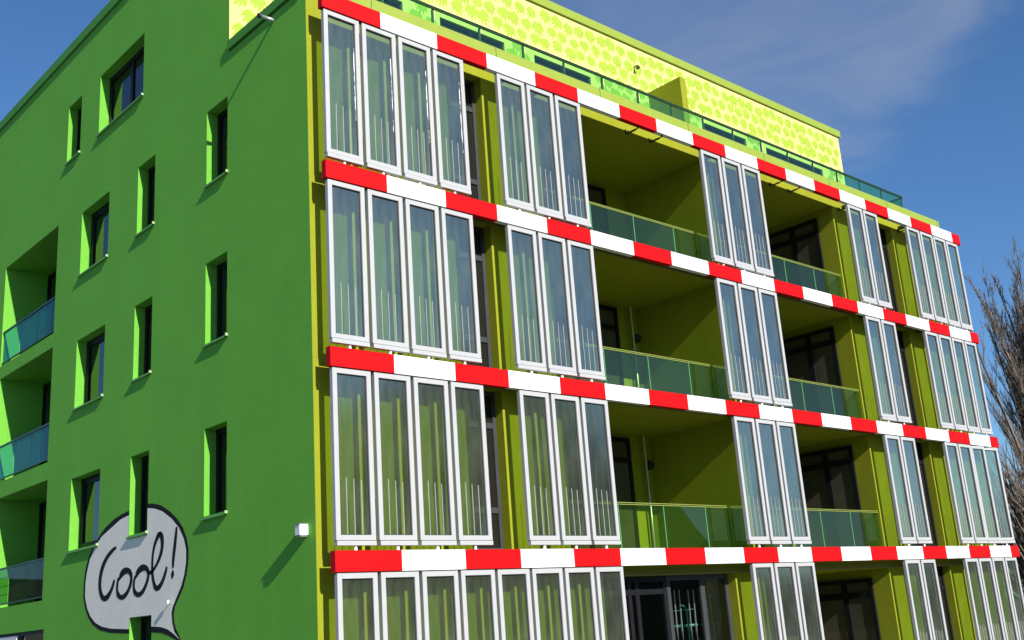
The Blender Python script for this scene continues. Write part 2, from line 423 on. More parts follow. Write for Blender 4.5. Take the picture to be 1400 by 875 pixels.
# parapet caps
c = MB()
c.box((-0.002, YW-0.045, TER+0.002), (XR+0.02, YW+0.25, TER+0.245)); 
co = c.build('terrace_cap', M['olive_cap'], house); co['label'] = 'lime sheet metal cap along the front of the terrace'
jn = MB()
for x in [1.35 + 3.0*k for k in range(8)]: jn.box((x-0.006, YW-0.048, TER), (x+0.006, YW+0.25, TER+0.248))
jn.build('cap_joint', M['post'], co)
c = MB(); c.box((-0.045, YW-0.045, TER+0.03), (-0.004, YP, TER+0.215)); c.box((-0.004, YW+0.252, TER+0.03), (0.30, YP-0.01, TER+0.21))
c.build('side_cap', M['green_cap'], house)['label'] = 'green sheet metal cap along the side of the terrace'
c = MB(); c.box((-0.05, YP+0.25, LTOP), (0.35, YB+0.05, LTOP+0.25)); c.build('roof_edge_cap', M['green_cap'], house)['label'] = 'green sheet metal cap on the high side parapet'
c = MB(); c.box((-0.05, YP-0.06, PTOP), (22.33, YP+0.24, PTOP+0.23)); c.build('roof_edge_cap', M['olive_cap'], house)['label'] = 'lime sheet metal cap over the leaf printed storey'

# ------------------------------------------------------------------ set-back storey with the leaf print
pw = [(1.6, 4.2), (5.25, 7.22), (8.2, 10.2), (14.85, 16.85), (17.85, 20.95)]
WT = 15.72
mb = MB(); hh = [(a, b, TER+0.15, WT) for a, b in pw]
holes_sheet(mb, 'y', YP, (0.0, 22.25), (TER, PTOP), hh)
for h in hh: reveal(mb, 'y', YP, 0.12, h)
half = [(0,-1.0),(0.10,-0.62),(0.13,-0.34),(0.27,-0.55),(0.42,-0.86),(0.45,-0.5),(0.36,-0.10),(0.55,-0.22),(0.78,-0.40),(0.74,0.0),(0.60,0.40),(0.34,0.72),(0.08,0.62)]
half = [(0,-1.12),(0.18,-0.70),(0.22,-0.36),(0.34,-0.55),(0.56,-0.92),(0.58,-0.45),(0.52,-0.12),(0.68,-0.22),(0.90,-0.42),(0.88,0.05),(0.72,0.44),(0.40,0.72),(0.05,0.62)]
leaf = half + [(-x, y) for x, y in reversed(half[1:])]
row = 0; z = TER + 0.2
while z < PTOP - 0.05:
    x = 0.05 + (row % 2)*0.205
    while x < 22.2:
        yl = YP - random.uniform(0.003, 0.009); cx = x + random.uniform(-0.05, 0.05); cz = z + random.uniform(-0.05, 0.05)
        s = random.uniform(0.195, 0.240); a = random.uniform(-0.65, 0.65) - 0.1; sx = s*random.uniform(0.85, 1.05)
        ca, sa = math.cos(a), math.sin(a)
        pts = [(cx + (px*sx*ca - py*s*sa), yl, cz + (px*sx*sa + py*s*ca)) for px, py in leaf]
        x += 0.41
        if min(p[0] for p in pts) < 0.005 or max(p[0] for p in pts) > 22.24 or max(p[2] for p in pts) > PTOP - 0.01: continue
        if any(not (max(p[0] for p in pts) < h[0]-0.02 or min(p[0] for p in pts) > h[1]+0.02 or min(p[2] for p in pts) > h[3]+0.02) for h in hh): continue
        mb.face([p for p in pts], 1)
    z += 0.36; row += 1
lw_ = mb.build('leaf_wall', [M['cream'], M['leaf_print']], house); lw_['label'] = 'cream wall printed with lime green maple leaves'
for p in lw_.data.polygons:
    pass
for a, b in pw:
    window((a, YP+0.12, TER+0.15), (1,0,0), (0,-1,0), b-a, WT-TER-0.15, 0.07, ((b-a)/2,), ())
d = MB(); d.box((12.48, 2.10, TER), (12.72, YP-0.006, 15.95)); d.build('terrace_divider', M['olive'], house)
# terrace railing: front, left return, right return
zt = 13.97
def glass_run(a, b, skip_last=False):
    a = Vector(a); b = Vector(b); n = max(1, round((b-a).length/1.2)); out = []
    for k in range(n):
        p = a.lerp(b, k/n); q = a.lerp(b, (k+1)/n); dd = (q-p).normalized()*0.03
        out.append((p+dd, q-dd, p))
    return out
hr = MB()
def rail_bar(a, b):
    a = Vector(a); b = Vector(b); t = (b-a).normalized().cross(Vector((0,0,1)))*0.018
    for z0, z1 in ((zt-0.012, zt+0.012), (zt-0.048, zt-0.030)):
        s = len(hr.v)
        for zz in (z0, z1):
            for q in (a-t, b-t, b+t, a+t): hr.v.append((q.x, q.y, zz))
        for q in ((0,3,2,1),(4,5,6,7),(0,1,5,4),(1,2,6,5),(2,3,7,6),(3,0,4,7)): hr.f.append(tuple(s+i for i in q)); hr.m.append(0)
runs = [((0.56, 3.05, 0), (0.56, 0.8, 0)), ((0.68, 0.8, 0), (21.08, 0.8, 0)), ((21.1, 0.82, 0), (21.1, 3.1, 0))]
for a, b in runs: rail_bar(a, b)
hro = hr.build('terrace_railing', M['rail_dark'], house); fix_normals(hro)
for a, b in runs:
    for p, q, s in glass_run(a, b):
        g = MB(); g.face([(p.x,p.y,TER+0.15),(q.x,q.y,TER+0.15),(q.x,q.y,zt-0.05),(p.x,p.y,zt-0.05)]); g.build('glass_pane', M['roof_glass'], hro)
        po = MB(); po.box((s.x-0.022, s.y+0.012, TER+0.05), (s.x+0.022, s.y+0.05, zt-0.05)); po.build('railing_post', M['post'], hro)

# ------------------------------------------------------------------ striped beams
for r, zt_ in enumerate(BAR_TOP):
    b = MB(); x = 0.0; k = 0; zb = zt_ - BAR_H
    while x < 22.677 - 1e-6:
        x1 = min(x + (RW if k % 2 == 0 else WW), 22.677)
        b.face([(x,0,zb),(x1,0,zb),(x1,0,zt_),(x,0,zt_)], k % 2); b.face([(x,0.12,zb),(x,0.12,zt_),(x1,0.12,zt_),(x1,0.12,zb)], k % 2)
        b.face([(x,0,zt_),(x1,0,zt_),(x1,0.12,zt_),(x,0.12,zt_)], k % 2); b.face([(x,0,zb),(x,0.12,zb),(x1,0.12,zb),(x1,0,zb)], k % 2)
        x = x1; k += 1
    b.face([(0,0,zb),(0,0,zt_),(0,0.12,zt_),(0,0.12,zb)], 0); b.face([(22.677,0,zb),(22.677,0.12,zb),(22.677,0.12,zt_),(22.677,0,zt_)], 0)
    bo = b.build('striped_beam', [M['red'], M['white']], house)
    if r == 3:
        j = MB(); j.box((19.02, -0.004, zb-0.003), (19.06, 0.124, zt_+0.003)); j.build('beam_joint', M['steel'], bo)
    br = MB()       # arms that carry the beam off the wall
    for x in (2.6, 4.4, 5.3, 10.95, 16.9, 19.9, 21.9): br.box((x-0.04, 0.125, zb+0.10), (x+0.04, YW-0.001, zb+0.20))
    br.build('beam_arm', M['bracket'], bo)
    if r == 0:      # pivot brackets of the empty bays under the top beam
        for x in (8.05, 8.83, 13.41, 14.19, 16.55, 19.69):
            q = MB(); q.box((x-0.03, 0.16, zb-0.045), (x+0.03, 0.42, zb-0.025)); q.box((x-0.01, 0.05, zb-0.04), (x+0.01, 0.2, zb-0.02))
            q.box((x-0.015, 0.06, zb-0.03), (x+0.015, 0.09, zb-0.002)); q.box((x-0.05, 0.39, zb-0.03), (x-0.035, 0.43, zb+0.05)); q.box((x+0.035, 0.39, zb-0.03), (x+0.05, 0.43, zb+0.05))
            q.build('pivot_bracket', M['bracket'], bo)

# ------------------------------------------------------------------ glass panels between the beams
PW = 0.712
def panel_proto(z0, z1):
    """origin at the foot of the panel, on its pivot axis"""
    H = z1 - z0; w = PW/2; s = 0.083; y0, y1 = -0.04, 0.04
    f = MB()
    zl = 0.075                                # top of the drip sill = foot of the frame
    f.box((-w, y0, zl), (-w+s, y1, H)); f.box((w-s, y0, zl), (w, y1, H))
    f.box((-w+s, y0, zl), (w-s, y1, zl+0.078)); f.box((-w+s, y0, H-s), (w-s, y1, H))
    # inner glazing bead, set back
    g0, g1, h0, h1 = -w+s, w-s, zl+0.078, H-s
    f.box((g0, -0.018, h0), (g0+0.012, 0.03, h1), 1); f.box((g1-0.012, -0.018, h0), (g1, 0.03, h1), 1)
    f.box((g0+0.012, -0.018, h0), (g1-0.012, 0.03, h0+0.012), 1); f.box((g0+0.012, -0.018, h1-0.012), (g1-0.012, 0.03, h1), 1)
    a = f.build('solar_panel', [M['alu'], M['gasket']])
    bv = a.modifiers.new('edge', 'BEVEL'); bv.width = 0.004; bv.segments = 1; bv.limit_method = 'ANGLE'
    g = MB(); g.face([(g0+0.012, 0.0, h0+0.012), (g1-0.012, 0.0, h0+0.012), (g1-0.012, 0.0, h1-0.012), (g0+0.012, 0.0, h1-0.012)]); go = g.build('glass_pane', M['panel_glass'])
    t = MB()
    for k, u in enumerate((-0.135, 0.0, 0.135)): t.tube([(u, -0.008, h0+0.012), (u, -0.008, h0+0.86-0.02*k)], 0.0058, 6)
    to = t.build('riser_tubes', M['riser'])
    l = MB(); l.box((-w+0.006, y0-0.012, 0.0), (w-0.006, y1-0.01, zl-0.008)); l.box((-w+0.02, y0+0.006, zl-0.008), (w-0.02, y1-0.02, zl), 1); lo = l.build('drip_sill', [M['alu'], M['gasket']])
    p = MB(); p.tube([(0, -0.005, -0.072), (0, -0.005, -0.03), (0, -0.005, -0.001)], [0.03, 0.024, 0.016], 10); po = p.build('mounting_pad', M['white'])
    kids = [go, to, lo, po]
    for q in kids: q.parent = a
    return a, kids

def place(proto, loc, rot=0.0):
    a, kids = proto
    c = a.copy(); COL.objects.link(c); c.parent = house
    c.location = Vector(loc) - house.location; c.rotation_euler = (0, 0, rot)
    for k in kids:
        d_ = k.copy(); COL.objects.link(d_); d_.parent = c
    return c

def residue(panel, H, seed):
    """ragged white foam dried on along the right hand edge of the pane"""
    rr = random.Random(seed); x1 = PW/2 - 0.083 - 0.012; m = MB(); z = H*0.30; w0 = 0.006
    while z < H*rr.uniform(0.80, 0.86):
        dz = rr.uniform(0.015, 0.05); w1 = max(0.001, min(0.016, w0 + rr.uniform(-0.008, 0.008)))
        m.face([(x1-w0, -0.003, z), (x1, -0.003, z), (x1, -0.003, z+dz), (x1-w1, -0.003, z+dz)])
        z += dz; w0 = w1
    o = m.build('foam_residue', M['tube_white']); o.parent = panel

groups = [(0, 4), (5, 8), (13, 16), (21, 23), (25, 29)]
ground_groups = [(0, 8), (13, 16), (21, 23), (25, 29)]
for r in range(4):
    z1 = BAR_TOP[r] - BAR_H - 0.014
    z0 = (BAR_TOP[r+1] + 0.073) if r < 3 else z1 - 2.70
    proto = panel_proto(z0, z1)
    for gi, (a, b) in enumerate(ground_groups if r == 3 else groups):
        for k in range(a, b):
            rot = 0.0
            if r == 2 and k == 28: rot = math.radians(-9)
            if r == 2 and k == 27: rot = math.radians(-4)
            pn = place(proto, (X0 + PITCH*k + PW/2, 0.068, z0), rot)
            if r == 0 and k < 4: residue(pn, z1-z0, k)
    bpy.data.objects.remove(proto[0])
    for q in proto[1]: bpy.data.objects.remove(q)
OUTER= [(6.736, 4.978), (7.161, 4.948), (7.564, 4.916), (7.949, 4.855), (8.339, 4.738), (8.601, 4.622), (8.907, 4.437), (9.141, 4.241), (9.288, 3.999), (9.355, 3.715), (9.347, 3.426), (9.231, 3.204), (9.056, 3.018), (8.813, 2.865), (8.444, 2.744), (7.916, 2.67), (7.082, 2.625), (6.066, 2.601), (5.694, 2.575), (5.401, 2.517), (5.115, 2.438), (4.819, 2.307), (4.977, 2.499), (5.107, 2.627), (5.182, 2.753), (5.2, 2.877), (5.147, 2.998), (4.997, 3.143), (4.827, 3.317), (4.715, 3.524), (4.652, 3.736), (4.65, 3.954), (4.725, 4.149), (4.878, 4.355), (5.112, 4.542), (5.409, 4.707), (5.79, 4.87), (6.178, 4.952), (6.455, 4.981)]
INNER= [(6.731, 4.892), (7.156, 4.857), (7.6, 4.815), (8.026, 4.704), (8.506, 4.576), (8.812, 4.409), (9.052, 4.196), (9.189, 3.955), (9.26, 3.708), (9.252, 3.42), (9.119, 3.198), (8.937, 3.029), (8.68, 2.894), (8.361, 2.809), (7.922, 2.748), (7.086, 2.701), (6.071, 2.702), (5.698, 2.676), (5.441, 2.627), (5.189, 2.539), (4.947, 2.426), (5.154, 2.568), (5.245, 2.725), (5.279, 2.897), (5.233, 3.003), (5.068, 3.179), (4.912, 3.338), (4.799, 3.531), (4.735, 3.743), (4.741, 3.962), (4.837, 4.161), (5.035, 4.373), (5.331, 4.568), (5.709, 4.744), (6.018, 4.831), (6.332, 4.884)]
LETTERS={
'C': [(7.852, 4.304, 7.777, 4.265), (7.896, 4.293, 7.816, 4.252), (7.96, 4.276, 7.871, 4.234), (8.029, 4.254, 7.931, 4.211), (8.101, 4.226, 7.997, 4.184), (8.177, 4.192, 8.069, 4.152), (8.25, 4.153, 8.137, 4.116), (8.316, 4.108, 8.199, 4.074), (8.379, 4.059, 8.257, 4.028), (8.432, 4.006, 8.308, 3.978), (8.476, 3.951, 8.352, 3.926), (8.51, 3.892, 8.388, 3.871), (8.536, 3.833, 8.417, 3.815), (8.554, 3.772, 8.438, 3.757), (8.564, 3.711, 8.451, 3.699), (8.567, 3.654, 8.456, 3.645), (8.564, 3.603, 8.453, 3.596), (8.555, 3.555, 8.44, 3.551), (8.539, 3.51, 8.421, 3.51), (8.518, 3.467, 8.395, 3.47), (8.49, 3.425, 8.363, 3.434), (8.456, 3.387, 8.326, 3.406), (8.415, 3.353, 8.284, 3.388), (8.356, 3.321, 8.248, 3.379), (8.259, 3.297, 8.247, 3.381), (8.158, 3.301, 8.253, 3.381), (8.093, 3.32, 8.221, 3.383), (8.043, 3.344, 8.175, 3.394), (7.997, 3.373, 8.124, 3.413), (7.955, 3.408, 8.071, 3.441), (7.917, 3.442, 8.023, 3.469), (7.885, 3.473, 7.986, 3.497), (7.858, 3.505, 7.955, 3.526), (7.834, 3.536, 7.927, 3.554), (7.814, 3.57, 7.901, 3.586), (7.798, 3.603, 7.878, 3.617), (7.787, 3.626, 7.862, 3.64)] ,
'o1': [(7.525, 3.657, 7.588, 3.672), (7.5, 3.671, 7.581, 3.69), (7.465, 3.69, 7.571, 3.717), (7.427, 3.707, 7.553, 3.744), (7.386, 3.723, 7.528, 3.771), (7.343, 3.738, 7.494, 3.797), (7.304, 3.747, 7.45, 3.82), (7.27, 3.751, 7.396, 3.837), (7.244, 3.753, 7.329, 3.848), (7.234, 3.753, 7.244, 3.848), (7.22, 3.753, 7.16, 3.833), (7.193, 3.752, 7.089, 3.808), (7.162, 3.745, 7.036, 3.777), (7.125, 3.727, 7.002, 3.742), (7.087, 3.701, 6.982, 3.705), (7.061, 3.671, 6.971, 3.668), (7.053, 3.637, 6.967, 3.63), (7.059, 3.601, 6.971, 3.59), (7.072, 3.565, 6.982, 3.551), (7.091, 3.53, 7.0, 3.514), (7.117, 3.495, 7.025, 3.476), (7.149, 3.463, 7.055, 3.44), (7.19, 3.431, 7.091, 3.405), (7.236, 3.401, 7.134, 3.37), (7.286, 3.377, 7.181, 3.338), (7.342, 3.359, 7.235, 3.31), (7.399, 3.347, 7.298, 3.286), (7.433, 3.343, 7.378, 3.271), (7.446, 3.344, 7.474, 3.276), (7.467, 3.348, 7.558, 3.296), (7.495, 3.357, 7.62, 3.326), (7.534, 3.377, 7.658, 3.363), (7.576, 3.409, 7.679, 3.404), (7.607, 3.442, 7.691, 3.443), (7.621, 3.475, 7.698, 3.479), (7.622, 3.509, 7.699, 3.516), (7.619, 3.544, 7.695, 3.552), (7.612, 3.584, 7.685, 3.593), (7.602, 3.626, 7.67, 3.635), (7.594, 3.656, 7.66, 3.665)] ,
'o2': [(6.768, 3.636, 6.828, 3.649), (6.744, 3.653, 6.822, 3.67), (6.71, 3.675, 6.813, 3.7), (6.674, 3.695, 6.796, 3.73), (6.638, 3.711, 6.77, 3.756), (6.6, 3.725, 6.736, 3.78), (6.561, 3.735, 6.693, 3.802), (6.518, 3.742, 6.639, 3.821), (6.478, 3.745, 6.572, 3.836), (6.461, 3.746, 6.487, 3.84), (6.454, 3.747, 6.398, 3.825), (6.432, 3.746, 6.329, 3.799), (6.402, 3.738, 6.281, 3.769), (6.366, 3.721, 6.249, 3.736), (6.33, 3.696, 6.229, 3.7), (6.306, 3.667, 6.22, 3.663), (6.302, 3.635, 6.221, 3.626), (6.313, 3.6, 6.23, 3.587), (6.33, 3.565, 6.245, 3.55), (6.352, 3.531, 6.267, 3.514), (6.38, 3.498, 6.294, 3.478), (6.414, 3.465, 6.324, 3.443), (6.453, 3.431, 6.359, 3.406), (6.497, 3.398, 6.398, 3.368), (6.545, 3.372, 6.444, 3.335), (6.599, 3.355, 6.501, 3.307), (6.655, 3.344, 6.567, 3.284), (6.686, 3.342, 6.648, 3.271), (6.691, 3.343, 6.743, 3.281), (6.712, 3.349, 6.815, 3.305), (6.743, 3.361, 6.864, 3.333), (6.779, 3.38, 6.895, 3.365), (6.816, 3.405, 6.913, 3.4), (6.844, 3.436, 6.924, 3.436), (6.857, 3.47, 6.93, 3.475), (6.858, 3.508, 6.931, 3.515), (6.855, 3.544, 6.927, 3.552), (6.847, 3.578, 6.915, 3.588), (6.834, 3.61, 6.899, 3.621), (6.825, 3.633, 6.887, 3.643)] ,
'l': [(6.145, 3.648, 6.227, 3.698), (6.111, 3.661, 6.186, 3.705), (6.06, 3.679, 6.129, 3.715), (6.004, 3.706, 6.073, 3.733), (5.948, 3.739, 6.019, 3.763), (5.89, 3.779, 5.963, 3.802), (5.836, 3.821, 5.913, 3.843), (5.789, 3.865, 5.87, 3.886), (5.746, 3.91, 5.831, 3.931), (5.71, 3.957, 5.799, 3.976), (5.683, 4.004, 5.773, 4.021), (5.664, 4.051, 5.754, 4.066), (5.652, 4.1, 5.744, 4.112), (5.646, 4.151, 5.744, 4.161), (5.646, 4.203, 5.754, 4.211), (5.654, 4.251, 5.77, 4.255), (5.671, 4.296, 5.795, 4.294), (5.699, 4.339, 5.823, 4.326), (5.77, 4.38, 5.813, 4.325), (5.876, 4.374, 5.773, 4.323), (5.914, 4.346, 5.806, 4.308), (5.945, 4.315, 5.845, 4.284), (5.977, 4.282, 5.883, 4.255), (6.009, 4.243, 5.92, 4.221), (6.038, 4.2, 5.955, 4.181), (6.065, 4.149, 5.988, 4.134), (6.089, 4.094, 6.017, 4.081), (6.109, 4.038, 6.041, 4.027), (6.122, 3.984, 6.055, 3.974), (6.13, 3.929, 6.063, 3.921), (6.136, 3.874, 6.067, 3.867), (6.137, 3.818, 6.067, 3.812), (6.136, 3.762, 6.062, 3.757), (6.132, 3.708, 6.055, 3.703), (6.125, 3.656, 6.046, 3.652), (6.116, 3.606, 6.034, 3.602), (6.103, 3.559, 6.019, 3.557), (6.086, 3.516, 6.0, 3.517), (6.066, 3.477, 5.977, 3.481), (6.044, 3.441, 5.949, 3.448), (6.024, 3.405, 5.911, 3.418), (5.995, 3.367, 5.873, 3.397), (5.91, 3.332, 5.882, 3.4), (5.805, 3.337, 5.896, 3.401), (5.746, 3.362, 5.853, 3.411), (5.7, 3.39, 5.804, 3.428), (5.659, 3.423, 5.758, 3.453), (5.622, 3.46, 5.714, 3.485), (5.59, 3.496, 5.674, 3.518), (5.561, 3.532, 5.643, 3.55), (5.535, 3.567, 5.617, 3.584), (5.514, 3.6, 5.594, 3.616), (5.497, 3.633, 5.572, 3.648), (5.484, 3.665, 5.553, 3.678), (5.476, 3.687, 5.54, 3.699)] ,
'e': [(5.154, 4.366, 5.09, 4.356), (5.163, 4.329, 5.094, 4.319), (5.176, 4.276, 5.101, 4.265), (5.189, 4.218, 5.109, 4.206), (5.204, 4.157, 5.12, 4.145), (5.22, 4.091, 5.133, 4.078), (5.235, 4.027, 5.147, 4.014), (5.249, 3.966, 5.162, 3.953), (5.261, 3.907, 5.177, 3.895), (5.27, 3.852, 5.189, 3.841), (5.273, 3.799, 5.198, 3.79), (5.273, 3.751, 5.204, 3.744), (5.273, 3.718, 5.209, 3.711)] ,
'd': [(5.285, 3.602, 5.213, 3.593), (5.291, 3.593, 5.21, 3.583), (5.299, 3.581, 5.208, 3.569), (5.304, 3.569, 5.208, 3.557), (5.303, 3.556, 5.214, 3.545), (5.298, 3.544, 5.224, 3.535), (5.295, 3.536, 5.231, 3.527)] ,
}
# ------------------------------------------------------------------ speech bubble painted on the green wall
from mathutils.geometry import tessellate_polygon
def clip(poly, axis, v, keep_less):
    out = []
    for i, p in enumerate(poly):
        q = poly[(i+1) % len(poly)]
        pi = (p[axis] <= v) if keep_less else (p[axis] >= v); qi = (q[axis] <= v) if keep_less else (q[axis] >= v)
        if pi: out.append(p)
        if pi != qi:
            t = (v - p[axis])/(q[axis] - p[axis]); out.append((p[0] + (q[0]-p[0])*t, p[1] + (q[1]-p[1])*t))
    return out
def minus_rect(poly, r):
    y0, y1, z0, z1 = r; res = []
    l = clip(poly, 0, y0, True); rr = clip(poly, 0, y1, False)
    m = clip(clip(poly, 0, y0, False), 0, y1, True) if len(poly) > 2 else []
    for q in (l, rr): 
        if len(q) > 2: res.append(q)
    if len(m) > 2:
        for q in (clip(m, 1, z0, True), clip(m, 1, z1, False)):
            if len(q) > 2: res.append(q)
    return res
def painted(name, outline, x, mat, parent, cutters=()):
    """a coat of paint on the wall, cut out round the window openings"""
    mb = MB()
    tris = tessellate_polygon([[Vector((y, z, 0)) for y, z in outline]])
    for t in tris:
        polys = [[outline[i] for i in t]]
        for c in cutters: polys = [r for p in polys for r in minus_rect(p, c)]
        for p in polys: mb.face([(x, y, z) for y, z in p])
    o = mb.build(name, mat, parent)
    return o
cuts = [(6.365, 7.20, 4.385, 6.0), (8.70, 10.27, 4.385, 6.0), (6.10, 7.06, 1.0, 2.91)]
bub = painted('speech_bubble', OUTER, -0.003, M['mural_black'], house, cuts)
bub['label'] = 'grey speech bubble with a black outline painted on the green wall'
painted('bubble_field', INNER, -0.006, M['mural_grey'], bub, cuts)
XL = -0.009
for k, S in LETTERS.items():
    lt = MB(); WD = 1.3
    T = []
    for e in S:
        cy, cz = (e[0]+e[2])/2, (e[1]+e[3])/2
        T.append((cy + (e[0]-cy)*WD, cz + (e[1]-cz)*WD, cy + (e[2]-cy)*WD, cz + (e[3]-cz)*WD))
    vs0 = len(lt.v)
    for e in T: lt.v += [(XL, e[0], e[1]), (XL, e[2], e[3])]
    for i in range(len(T)-1):
        lt.f.append((2*i, 2*i+1, 2*i+3, 2*i+2)); lt.m.append(0)
    for i, s in ((0, 1), (len(T)-1, -1)):      # rounded stroke ends share the end edge
        e = T[i]; cy, cz = (e[0]+e[2])/2, (e[1]+e[3])/2
        j = i + s; dy = cy - (T[j][0]+T[j][2])/2; dz = cz - (T[j][1]+T[j][3])/2; dl = math.hypot(dy, dz) or 1
        w = math.hypot(e[0]-e[2], e[1]-e[3])/2
        base = len(lt.v); ring = [2*i]
        for t in range(1, 6):
            a_ = math.pi*t/6; lt.v.append((XL, cy + (e[0]-cy)*math.cos(a_) + dy/dl*w*math.sin(a_), cz + (e[1]-cz)*math.cos(a_) + dz/dl*w*math.sin(a_))); ring.append(base + t - 1)
        ring.append(2*i+1); lt.f.append(tuple(ring)); lt.m.append(0)
    lt.build('letter' if k not in 'ed' else ('exclamation_stroke' if k == 'e' else 'exclamation_dot'), M['mural_black'], bub)

# ------------------------------------------------------------------ small things fixed on the building
L = empty('wall_lamp', (0, 0.77, 3.78), 'white box lamp on the green wall near the building corner', 'wall lamp')
b = MB(); b.box((-0.155, 0.70, 3.785), (-0.004, 0.84, 3.945)); o = b.build('housing', M['lamp_white'], L)
bv = o.modifiers.new('edge', 'BEVEL'); bv.width = 0.006; bv.segments = 2
b = MB(); b.box((-0.165, 0.692, 3.947), (-0.003, 0.848, 3.957)); b.build('lid', M['lamp_grey'], L)
b = MB(); b.box((-0.14, 0.715, 3.765), (-0.02, 0.825, 3.783)); b.build('lens', M['lamp_grey'], L)
S = empty('spotlight', (0, 5.33, 3.06), 'tiny white spotlight at the tail of the painted speech bubble', 'spotlight')
b = MB(); b.tube([(-0.008, 5.33, 3.09), (-0.05, 5.33, 3.09)], 0.014, 8); b.build('arm', M['steel'], S)
b = MB(); b.box((-0.085, 5.295, 3.06), (-0.045, 5.36, 3.125)); b.build('head', M['lamp_white'], S)
G = empty('roof_spout', (0, 1.57, 12.96), 'grey metal overflow spout sticking out below the terrace edge', 'rain spout')
b = MB(); b.tube([(-0.003, 1.57, 12.97), (-0.30, 1.57, 12.965)], 0.035, 12); b.build('pipe', M['steel'], G, smooth=True)
b = MB(); b.tube([(-0.26, 1.57, 12.966), (-0.315, 1.57, 12.965)], 0.043, 12); b.build('collar', M['gasket'], G, smooth=True)
T = empty('leaf_wall_lamp', (11.98, YP, 16.5), 'small dark lamp on the leaf printed wall beside the olive divider', 'wall lamp')
b = MB(); b.tube([(11.98, YP-0.006, 16.55), (11.98, YP-0.10, 16.57), (11.98, YP-0.14, 16.53)], 0.016, 8); b.build('arm', M['bracket'], T)
b = MB(); b.tube([(11.98, YP-0.14, 16.55), (11.98, YP-0.15, 16.47)], [0.03, 0.06], 10); b.build('lamp_shade', M['bracket'], T)
for zz, lab in ((5.665, 'dark round lamp by the drain pipe on the lower balcony that has one'),
                (8.74, 'dark round lamp by the drain pipe on the upper balcony that has one')):
    K = empty('balcony_lamp', (10.72, 2.99, zz), lab, 'wall lamp', 'lamps on the balcony walls')
    b = MB(); b.tube([(10.66, 2.994, zz), (10.66, 2.93, zz)], [0.11, 0.11], 16); b.build('base', M['bracket'], K)
    b = MB(); b.tube([(10.66, 2.928, zz), (10.66, 2.88, zz), (10.66, 2.86, zz)], [0.10, 0.085, 0.04], 16); b.build('cover', M['gasket'], K)
# algae plant pipework behind the ground floor glass
PW_ = empty('pipework', (9.0, 1.3, GZ+0.01), 'pale and green plant pipes behind the ground floor window', 'pipework')
b = MB()
for x in (8.92, 9.07, 9.23, 9.52, 9.69): b.tube([(x, 1.3, GZ+0.01), (x, 1.3, 1.3), (x-0.015, 1.3, 1.95), (x+0.01, 1.3, 2.75)], 0.014, 8)
b.build('riser', M['pipe_pale'], PW_, smooth=True)
b = MB(); b.tube([(9.36, 1.25, GZ+0.01), (9.36, 1.25, 2.3), (9.30, 1.25, 2.42), (9.2, 1.25, 2.44)], 0.02, 8)
for x in (10.15, 10.24): b.tube([(x, 1.3, GZ+0.01), (x, 1.3, 2.62)], 0.014, 8)
b.build('algae_pipe', M['pipe_green'], PW_, smooth=True)
b = MB(); b.tube([(8.85, 1.38, 2.03), (9.8, 1.38, 2.03)], 0.03, 10); b.tube([(9.95, 1.35, 2.03), (10.5, 1.35, 2.03)], 0.018, 8); b.tube([(10.15, 1.35, 2.3), (10.4, 1.35, 2.3)], 0.012, 8); b.tube([(10.15, 1.35, 2.6), (10.38, 1.35, 2.6)], 0.012, 8)
b.tube([(8.85, 1.36, 2.33), (9.75, 1.36, 2.35)], 0.008, 8)
b.build('header_pipe', M['pipe_green'], PW_, smooth=True)

# ------------------------------------------------------------------ bare trees
def poplar(name, base, H, spread, seed, label, leaders=9, lean=(0,0)):
    rnd = random.Random(seed)
    root = empty(name, base, label, 'tree', 'bare trees beyond the building')
    tr = MB(); cr = MB(); B = Vector(base)
    def axis_pt(t): return B + Vector((lean[0]*t*H, lean[1]*t*H, t*H*0.93))
    pts = [axis_pt(t/8) for t in range(9)]
    tr.tube(pts, [0.30*(1-t/8)**0.8 + 0.02 for t in range(9)], 8)
    def branch(p, d, ln, r, depth, mb):
        n = 5; q = Vector(p); P = [q.copy()]; dd = d.normalized()
        for i in range(n):
            dd = (dd + Vector((rnd.uniform(-.10,.10), rnd.uniform(-.10,.10), rnd.uniform(0.0,.13)))).normalized()
            q = q + dd*(ln/n); P.append(q.copy())
        R_ = [r*(1-i/(n+0.6)) for i in range(n+1)]
        mb.tube(P, R_, 5 if depth == 0 else (4 if depth == 1 else 3), cap=False)
        if depth >= 3: return
        k = (25, 11, 5)[depth]
        for j in range(k):
            t = rnd.uniform(0.10, 0.98); i = min(int(t*n), n-1)
            o = P[i].lerp(P[i+1], t*n - i)
            tg = (P[i+1]-P[i]).normalized(); a = rnd.uniform(0, 2*math.pi)
            side = Vector((math.cos(a), math.sin(a), 0))
            nd = tg*rnd.uniform(0.8, 1.0) + side*rnd.uniform(0.18, 0.5) + Vector((0,0,0.35))
            branch(o, nd, ln*(0.36 - 0.2*t)*rnd.uniform(0.5, 1.2) * (1 if depth == 0 else 1.25), max(R_[i]*0.42, 0.010), depth+1, mb)
    for i in range(leaders):
        t = 0.10 + 0.62*i/leaders + rnd.uniform(-.03,.03); a = i*2.4 + rnd.uniform(-.4,.4)
        d = Vector((math.cos(a)*spread, math.sin(a)*spread, 1.0))
        branch(axis_pt(t), d, H*(1.0-t)*rnd.uniform(0.72, 0.98), 0.15*(1-t)+0.03, 0, cr)
    branch(axis_pt(0.6), Vector((0.02,0,1)), H*0.4, 0.08, 0, cr)
    tr.build('trunk', M['bark'], root, smooth=True); cr.build('crown', M['twig'], root)
CAM = Vector((-8.99878, -13.75666, 2.22542))
